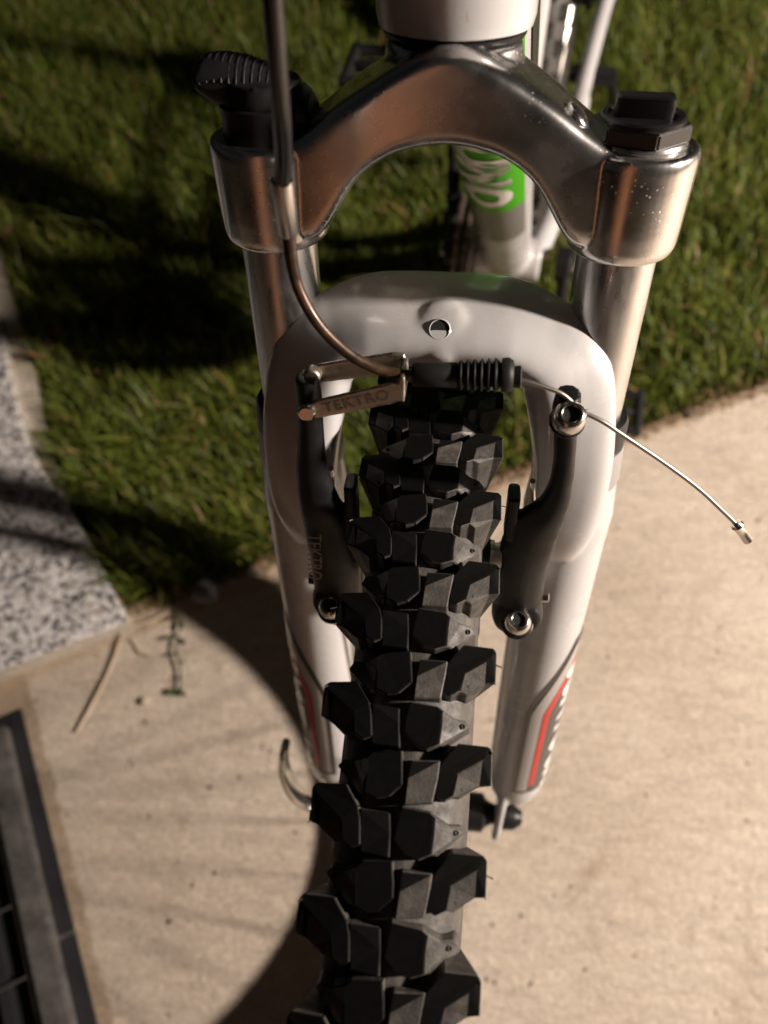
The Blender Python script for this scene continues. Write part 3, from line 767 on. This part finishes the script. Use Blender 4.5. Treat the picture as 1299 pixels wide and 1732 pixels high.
# lettering on the left arm
tb = text_mesh('TEKTRO', .0085, .00005)
for v in tb.verts:
    t = -v.co.x; q = F(-.0455 + v.co.y * .8 + .10 * (t) , .291 + t * 1.0, 0)
    v.co = F(-.0462 + v.co.y + .09 * t, .2905 + t, .0447 + .14 * (t))
finish(tb, 'lettering', M['dim_letter'], armL, recalc=False)
def socket_bolt(parent, c, ax, r, h, washer=0):
    ax = Vector(ax).normalized(); c = Vector(c)
    bm = bmesh.new()
    if washer: lathe(bm, c - ax * .0016, ax, [(0, washer), (.0012, washer), (.0016, washer * .93)], 28); finish(bm, 'washer', M['satin_black'], parent); bm = bmesh.new()
    lathe(bm, c, ax, [(0, r * .98), (h * .35, r), (h * .7, r * .95), (h * .93, r * .78), (h, r * .66), (h, r * .56), (h * .97, r * .50), (h * .35, r * .46), (h * .33, r * .1)], 32)
    b = finish(bm, 'bolt', M['steel'], parent, angle=50)
    s_ = ax.orthogonal().normalized(); t_ = ax.cross(s_)
    bm = bmesh.new(); ring_skin(bm, [[c + ax * hh + (s_ * math.cos(a) + t_ * math.sin(a)) * r * .50 for a in (PI / 3 * k for k in range(6))] for hh in (h * .3, h * .85)], caps=True)
    finish(bm, 'hex_socket', M['dark_gap'], parent, smooth=False)
socket_bolt(armR, F(.0400, .2555, .0415), (.02, -.12, 1), .0058, .0070, .0070)
socket_bolt(armL, F(-.0412, .2555, .0415), (-.02, -.12, 1), .0056, .0068, .0068)
socket_bolt(armR, F(.0452, .3690, .0480), (.02, -.35, 1), .0056, .0072, .0060)
# small return spring screws on the outer side
for s, a_ in ((1, armR), (-1, armL)):
    bm = bmesh.new(); lathe(bm, F(s * .0500, .2630, .032), UX * s, [(0, .0022), (.0026, .0022), (.0030, .0016)], 16); finish(bm, 'spring_screw', M['black'] if s < 0 else M['steel'], a_)
    # pad holder: threaded post, washers and the shoe
    bm = bmesh.new(); lathe(bm, F(s * .0300, .2930, .0380), -UX * s, [(0, .0052), (.0030, .0052), (.0032, .0062), (.0052, .0062)], 24); finish(bm, 'pad_washer', M['bracket'], a_)
    bm = bmesh.new(); lathe(bm, F(s * .0252, .2930, .0380), -UX * s, [(0, .0066), (.0024, .0072), (.0034, .0060)], 24); finish(bm, 'pad_nut', M['black'], a_)
    bm = bmesh.new()
    sweep(bm, [(TY(s * .0190, th, .2775), UX * .0042, TY(0, th, 1.0055) - TY(0, th, 1)) for th in np.linspace(-.02, .22, 10)], 14, 4); finish(bm, 'brake_pad', M['boot'], a_)
    bm = bmesh.new(); tube(bm, catmull([F(s * .0400, .262, .020), F(s * .0430, .290, .022), F(s * .0400, .318, .026), F(s * .0385, .330, .034)], 6), .0011, 8); finish(bm, 'return_spring', M['steel'], a_)

# --- link that holds the noodle, stamped plates either side
bm = bmesh.new()
def plate(n, p0, p1, h0, h1, th):
    p0, p1 = Vector(p0), Vector(p1)
    path = []
    for t in np.linspace(0, 1, 9):
        q = p0.lerp(p1, t); hh = h0 + (h1 - h0) * t
        e_ = 1 if 0 < t < 1 else .72
        path.append((F(q.x, q.y, n), Fd((0, hh * e_, 0)), Fd((0, 0, th))))
    sweep(bm, path, 20, 5)
plate(.0515, (-.0420, .3690), (-.0085, .3795), .0036, .0042, .0009)
plate(.0400, (-.0420, .3762), (-.0095, .3832), .0036, .0042, .0009)
sweep(bm, [(F(-.0092, .3800, n), Fd((.0010, 0, 0)), Fd((0, .0048, 0))) for n in (.0395, .046, .0522)], 16, 5)
bracket = fused(bm, 'noodle_bracket', M['bracket'], bike, .0005, 2)
for n, u_ in ((.0522, .3692),):
    bm = bmesh.new(); lathe(bm, F(-.0412, u_, n), UN, [(0, .0032), (.0008, .0031), (.0014, .0024)], 20); finish(bm, 'rivet', M['steel'], bracket)
bm = bmesh.new(); lathe(bm, F(-.0405, .3775, .0405), UN, [(0, .0030), (.0030, .0030), (.0036, .0024)], 20); finish(bm, 'rivet', M['bracket'], bracket)
tb = text_mesh('TEKTRO', .0052, .00006, 1.05)
ang = math.atan2(.0105, .0335)
for v in tb.verts:
    x, y = v.co.x * 1.15, v.co.y
    v.co = F(-.0245 + x * math.cos(ang) - y * math.sin(ang), .3747 + x * math.sin(ang) + y * math.cos(ang), .0527)
finish(tb, 'stamped_lettering', M['stamp'], bracket, recalc=False)

# --- housing, ferrule, noodle, boot and cable
hp = catmull([F(-.031, .560, .080), F(-.0335, .520, .075), F(-.0352, .490, .0705), F(-.0372, .468, .064), F(-.0402, .4520, .0545), F(-.0424, .4425, .0505)], 8)
bm = bmesh.new(); tube(bm, hp, .00240, 16)
housing = finish(bm, 'cable_housing', M['housing'], bike)
bm = bmesh.new(); a_ = F(-.0422, .4450, .0507); b_ = F(-.0424, .4285, .0480); ax = (b_ - a_)
lathe(bm, a_, ax, [(0, .0024), (0, .0031), (ax.length * .08, .0032), (ax.length * .95, .0030), (ax.length, .0024)], 28); finish(bm, 'ferrule', M['ferrule'], housing)
npts = catmull([F(-.0424, .4290, .0480), F(-.0423, .4200, .0482), F(-.0405, .4110, .0490), F(-.0350, .4005, .0500), F(-.0262, .3910, .0500), F(-.0170, .3853, .0490), F(-.0085, .3832, .0480), F(-.004, .3828, .0475)], 8)
bm = bmesh.new(); tube(bm, npts, [.0021 - .0003 * min(1, i / 12) + .0004 * (i > len(npts) - 8) for i in range(len(npts))], 16)
noodle = finish(bm, 'noodle', M['rusty'], bike)
bm = bmesh.new(); prof = [(0, .0018), (0, .0036), (.001, .0040), (.014, .0044)]
for k in range(6):
    h = .0145 + .0022 * k; prof += [(h, .0040), (h + .0009, .0052 + .0002 * k), (h + .0013, .0052 + .0002 * k)]
prof += [(.0285, .0042), (.0286, .0062), (.0305, .0066), (.0322, .0055), (.0326, .0034), (.0327, .0022)]
a_ = F(-.0062, .3830, .0475); b_ = F(.0262, .3848, .0475)
prof = [(h, r_ * (.98 - 4 * h)) for h, r_ in prof]
lathe(bm, a_, b_ - a_, prof, 28)
boot = finish(bm, 'cable_boot', M['boot'], bike, angle=60)
bm = bmesh.new(); ax = (b_ - a_).normalized(); lathe(bm, a_ + ax * .0284, ax, [(0, .0048), (.0004, .0053), (.0022, .0055), (.0034, .0047), (.0038, .003)], 28); finish(bm, 'boot_cap', M['collar'], boot)
bm = bmesh.new(); lathe(bm, a_ + ax * .0322 + UN * .001, ax, [(0, .0034), (.0022, .0036), (.0026, .003)], 20); finish(bm, 'boot_nipple', M['boot'], boot)
def rope(bm, pts, r, pitch):
    pts = [Vector(q) for q in pts]; L = 0; strands = [[] for _ in range(6)]
    for i, q in enumerate(pts):
        d = (pts[min(i + 1, len(pts) - 1)] - pts[max(0, i - 1)]).normalized()
        if i: L += (q - pts[i - 1]).length
        s = d.cross(UU); s.normalize(); t = s.cross(d)
        for k in range(6):
            a = 2 * PI * (k / 6 + L / pitch); strands[k].append(q + (s * math.cos(a) + t * math.sin(a)) * r * .62)
    for k in range(6): tube(bm, strands[k], r * .40, 5)
cp = catmull([F(.0245, .3840, .0478), F(.0330, .3822, .0480), F(.0410, .3795, .0480), F(.0452, .3765, .0482), F(.0478, .3740, .0490), F(.0560, .3705, .0500), F(.0635, .3655, .0500), F(.0790, .3550, .0500), F(.0925, .3449, .0500), F(.1035, .3350, .0500), F(.1105, .3285, .0500)], 14)
bm = bmesh.new(); tube(bm, cp, .00078, 10)
cable = finish(bm, 'brake_cable', M['cable'], bike)
a_ = F(.1090, .3300, .0500); b_ = F(.1160, .3215, .0500)
bm = bmesh.new(); ax = b_ - a_; L_ = ax.length
lathe(bm, a_, ax, [(0, .0010), (0, .0019), (L_ * .12, .0023), (L_ * .2, .0018), (L_ * .55, .0017), (L_ * .92, .0018), (L_, .0010)], 20); finish(bm, 'cable_end', M['steel'], cable)
bm = bmesh.new()
for k in range(5):
    a = k * 1.3; q = F(.0490, .3738, .0492); tube(bm, [q, q + Fd((.0015 + .0005 * math.cos(a), .0010 * math.sin(a), .0012 * math.cos(a)))], .00016, 4)
finish(bm, 'frayed_wire', M['steel'], cable)

# --- quick release
bm = bmesh.new(); lathe(bm, F(.0530, -.002, 0), UX, [(0, .0075), (.001, .0090), (.010, .0085), (.013, .0065), (.0155, .0050), (.0160, .003)], 28); finish(bm, 'axle_nut', M['satin_black'], bike)
bm = bmesh.new(); lathe(bm, F(-.0530, -.002, 0), -UX, [(0, .0090), (.006, .0095), (.012, .0080), (.016, .0070), (.017, .004)], 28)
qr = finish(bm, 'quick_release', M['satin_black'], bike)
bm = bmesh.new()
lp = catmull([F(-.066, -.006, .004), F(-.078, -.001, .006), (F(-.0885, .016, .006)), F(-.0930, .038, .004), F(-.0915, .060, .002), F(-.0900, .066, .001)], 6)
path = []
for i, q in enumerate(lp):
    d = (lp[min(i + 1, len(lp) - 1)] - lp[max(0, i - 1)]).normalized(); s_ = d.cross(UN).normalized()
    wd = np.interp(i / (len(lp) - 1), [0, .3, .8, 1], [.004, .0055, .0068, .004]); path.append((q, s_ * .0026, UN * wd * 1.2))
sweep(bm, path, 16, 3)
finish(bm, 'lever', M['steel'], qr)

# --- frame behind the fork, turned a little to the rider's left
HT = F(0, .500, -.030); BB = Vector((.046, .585, .285))
YAW = math.atan2(BB.x, BB.y - HT.y)
fy = Vector((math.sin(YAW), math.cos(YAW), 0)); fx = Vector((math.cos(YAW), -math.sin(YAW), 0)); fz = Vector((0, 0, 1))
O0 = Vector((0, HT.y, 0))
def R(x, y, z): return O0 + fx * x + fy * (y) + fz * z          # frame coordinates; y behind the head tube
bby = (BB - O0).dot(fy); AX = bby + .425; STZ = .78
bm = bmesh.new(); lathe(bm, F(0, 0, -.030), UU, [(.4630, .0205), (.4634, .0222), (.4644, .0230), (.4655, .0232), (.4660, .0222)], 48); finish(bm, 'headset_race', M['satin_black'], bike)
bm = bmesh.new(); lathe(bm, F(0, 0, -.030), UU, [(.4662, .0235), (.4668, .0248), (.4700, .0256), (.4800, .0258), (.489, .0258), (.4965, .0245), (.505, .0210), (.58, .0185), (.585, .0220), (.600, .0225), (.601, .02)], 48)
head = finish(bm, 'head_tube', M['white_worn'], bike)
bm = bmesh.new()
DA = Vector((0, HT.y + .012, HT.z - .004)); DB = BB.copy()
tube(bm, [DA.lerp(DB, t) for t in np.linspace(-.02, 1, 20)], .0242, 32)
box(bm, DA.lerp(DB, .04), fx * .012, fy * .010, fz * .030)
lathe(bm, BB - fx * .036, fx, [(0, .021), (.002, .0225), (.070, .0225), (.072, .021)], 32)
ST = R(0, bby + .16, STZ)
tube(bm, [BB - fx * .006, ST - fx * .006], .0128, 24)
tube(bm, [F(0, .575, -.030), ST + (BB - ST) * .10], .018, 24)
frame = fused(bm, 'frame', M['white'], bike, .0018, 3)
dax = (DB - DA).normalized(); dn = fx.cross(dax).normalized()
if dn.y > 0: dn = -dn
def DT(t, phi, lift=.0005):          # on the down tube: t along, phi from the forward-down side towards rider's left
    return DA.lerp(DB, t) + (fx * math.sin(phi) + dn * math.cos(phi)) * (.0242 + lift)
def dt_patch(name, mt, t0, t1, p0, p1, lift, cut=None):
    bm = bmesh.new(); rows = []
    for i in range(31):
        rows.append([bm.verts.new(DT(t0 + (t1 - t0) * i / 30 + (cut(j / 20) * (i / 30) if cut else 0), p0 + (p1 - p0) * j / 20, lift)) for j in range(21)])
    for a, b in zip(rows, rows[1:]):
        for j in range(20): bm.faces.new((a[j], a[j + 1], b[j + 1], b[j]))
    return finish(bm, name, mt, frame)
dt_patch('green_band', M['green'], .04, .50, -1.6, 1.02, .0006)
dt_patch('grey_band', M['grey_decal'], .5005, .665, -1.6, 1.02, .0006)
dt_patch('black_panel', M['dark_decal'], .03, .20, 1.24, 1.62, .0006)
tb = text_mesh('UNO', .058, .0034, 1.04)
for v in tb.verts:
    t = .366 + v.co.x * .98 / (DB - DA).length
    v.co = DT(t, -.16 + v.co.y / .0242 * .72, .0012)
finish(tb, 'frame_lettering', M['letter'], frame, recalc=False)
# rear end
for s in (-1, 1):
    bm = bmesh.new()
    tube(bm, catmull([BB + fx * s * .030 + fy * .01, R(s * .042, bby + .08, .295), R(s * .048, bby + .20, .312), R(s * .050, bby + .26, .325), R(s * .059, AX - .03, .336), R(s * .064, AX, .338)], 6), [.0125] * 8 + [.0115] * 8 + [.0095] * 15, 20)
    finish(bm, 'chainstay', M['white'], bike)
    bm = bmesh.new(); tube(bm, catmull([R(s * .066, AX, .338), R(s * .055, AX - .10, .53), R(s * .020, bby + .17, STZ - .04)], 8), .0085, 16); finish(bm, 'seatstay', M['white'], bike)
def crank(s, ang_, nm):
    c = BB + fx * s * .062; d = fy * math.cos(ang_) + fz * math.sin(ang_)
    bm = bmesh.new(); e = c + d * .172 + fx * s * .012
    sweep(bm, [(c.lerp(e, t), (fx.cross(d)).normalized() * (.014 - .005 * min(1, abs(t) * 2)), fx * .0065) for t in (-.06, 0, .2, .5, .8, 1, 1.05)], 20, 3)
    lathe(bm, c - fx * s * .010, fx * s, [(0, .017), (.014, .017), (.019, .012)], 24)
    o = finish(bm, 'crank_arm', M['satin_black'], bike)
    bm = bmesh.new(); lathe(bm, c + fx * s * .0075, fx * s, [(0, .0085), (.004, .0080), (.006, .005)], 20); finish(bm, 'crank_bolt', M['steel'], o)
    bm = bmesh.new(); p0 = e + fx * s * .018
    for q in (-1, 1):
        tube(bm, [p0 + fy * q * .030, p0 + fx * s * .085 + fy * q * .026], .006, 10)
    for q in (0, .045, .088): tube(bm, [p0 + fx * s * q - fy * .031, p0 + fx * s * q + fy * .031], .006, 10)
    lathe(bm, e, fx * s, [(0, .006), (.020, .009), (.085, .008), (.100, .005)], 16)
    finish(bm, 'pedal', M['black'], o)
crank(1, math.radians(-112), 'l'); crank(-1, math.radians(68), 'r')
m = M['ring'] = mat('chainring_steel', (.16, .13, .11), .45, .8)
for k, (x, r_, th) in enumerate(((-.034, .049, 24), (-.042, .070, 34), (-.050, .088, 44))):
    bm = bmesh.new(); c = BB + fx * x; n_ = th * 4; tr = []
    for i in range(n_):
        a = 2 * PI * i / n_; rr = r_ + (.004 if i % 4 in (1, 2) else -.001); tr.append((fy * math.cos(a) + fz * math.sin(a)) * rr)
    inn = [(fy * math.cos(2 * PI * i / n_) + fz * math.sin(2 * PI * i / n_)) * (r_ - .018) for i in range(n_)]
    A0 = [bm.verts.new(c + q - fx * .0012) for q in tr]; A1 = [bm.verts.new(c + q + fx * .0012) for q in tr]
    B0 = [bm.verts.new(c + q - fx * .0012) for q in inn]; B1 = [bm.verts.new(c + q + fx * .0012) for q in inn]
    for i in range(n_):
        j = (i + 1) % n_
        bm.faces.new((A0[i], A0[j], A1[j], A1[i])); bm.faces.new((B0[i], B1[i], B1[j], B0[j])); bm.faces.new((A0[i], B0[i], B0[j], A0[j])); bm.faces.new((A1[i], A1[j], B1[j], B1[i]))
    cr = finish(bm, 'chainring', M['ring'], bike, angle=30)
for z0, zz in ((.088, .045), (-.088, -.045)):
    bm = bmesh.new(); a_ = BB - fx * .050 + fz * z0 * .98; b_ = R(-.045, AX, .338 + zz)
    n_ = 34
    for k in range(n_):
        q0, q1 = a_.lerp(b_, k / n_), a_.lerp(b_, (k + .82) / n_)
        box(bm, (q0 + q1) / 2, (q1 - q0) / 2, fx * (.0036 if k % 2 else .0022), (q1 - q0).cross(fx).normalized() * .0036)
    finish(bm, 'chain_run', M['ring'], bike)
# rear wheel
RC2 = R(0, AX, .338)
def TR(x, th, r): return RC2 + fx * x + (fy * math.sin(th) + fz * math.cos(th)) * r
bm = bmesh.new(); rings = []
for i in range(121):
    th = 2 * PI * i / 120; rings.append([TR(.0225 * math.sin(a), th, RING + .0225 * math.cos(a)) for a in (math.radians(-150 + 300 * k / 16) for k in range(17))])
ring_skin(bm, rings, close=False, caps=False); bmesh.ops.remove_doubles(bm, verts=bm.verts, dist=1e-6)
rt = finish(bm, 'rear_tyre', M['tread'], bike)
bm = bmesh.new()
for i in range(69):
    for x, off, dx in ((.006, 0, .005), (-.006, .5, .005), (.019, .5, .004), (-.019, 0, .004)):
        th = (i + off) * DTH; r_ = .336 if abs(x) < .01 else .328
        box(bm, TR(x, th, r_), fx * dx, (TR(0, th + .02, 1) - TR(0, th - .02, 1)) * .17, (TR(0, th, 1) - RC2) * .004)
tag(finish(bm, 'tread_pattern', M['tread'], rt, smooth=False), kind='stuff')
bm = bmesh.new(); rings = []
for i in range(97):
    th = 2 * PI * i / 96; rings.append([TR(x, th, r) for x, r in prof2] if False else [TR(x, th, r) for x, r in ((-.0135, .2865), (-.0135, .268), (0, .262), (.0135, .268), (.0135, .2865))])
ring_skin(bm, rings, caps=False); rr_ = finish(bm, 'rear_rim', M['rim'], bike)
for k in range(32):
    sd = 1 if k % 2 else -1; th = 2 * PI * k / 32; tw = (1 if (k // 2) % 2 else -1) * .62
    bm = bmesh.new(); tube(bm, [TR(sd * .028, th + tw, .022), TR(sd * .004, th, .263)], .001, 5); finish(bm, 'spoke', M['spoke'], rr_)
bm = bmesh.new(); lathe(bm, RC2 - fx * .066, fx, [(0, .006), (.010, .010), (.020, .035), (.045, .048), (.047, .020), (.100, .018), (.104, .026), (.108, .026), (.110, .012), (.132, .006)], 28); finish(bm, 'rear_hub', M['black'], bike)
# kickstand clamped to the left chainstay
bm = bmesh.new(); kq = R(.058, bby + .275, .322)
box(bm, kq, fx * .028, fy * .012, fz * .007)
bmesh.ops.bevel(bm, geom=bm.edges[:], offset=.003, segments=2, affect='EDGES')
ks = finish(bm, 'kickstand', M['black'], bike)
bm = bmesh.new(); tube(bm, [kq + fx * .022, kq + fx * .05 + fy * .13 - fz * .16, kq + fx * .085 + fy * .24 - fz * .318], .007, 12); finish(bm, 'stand_leg', M['black'], ks)
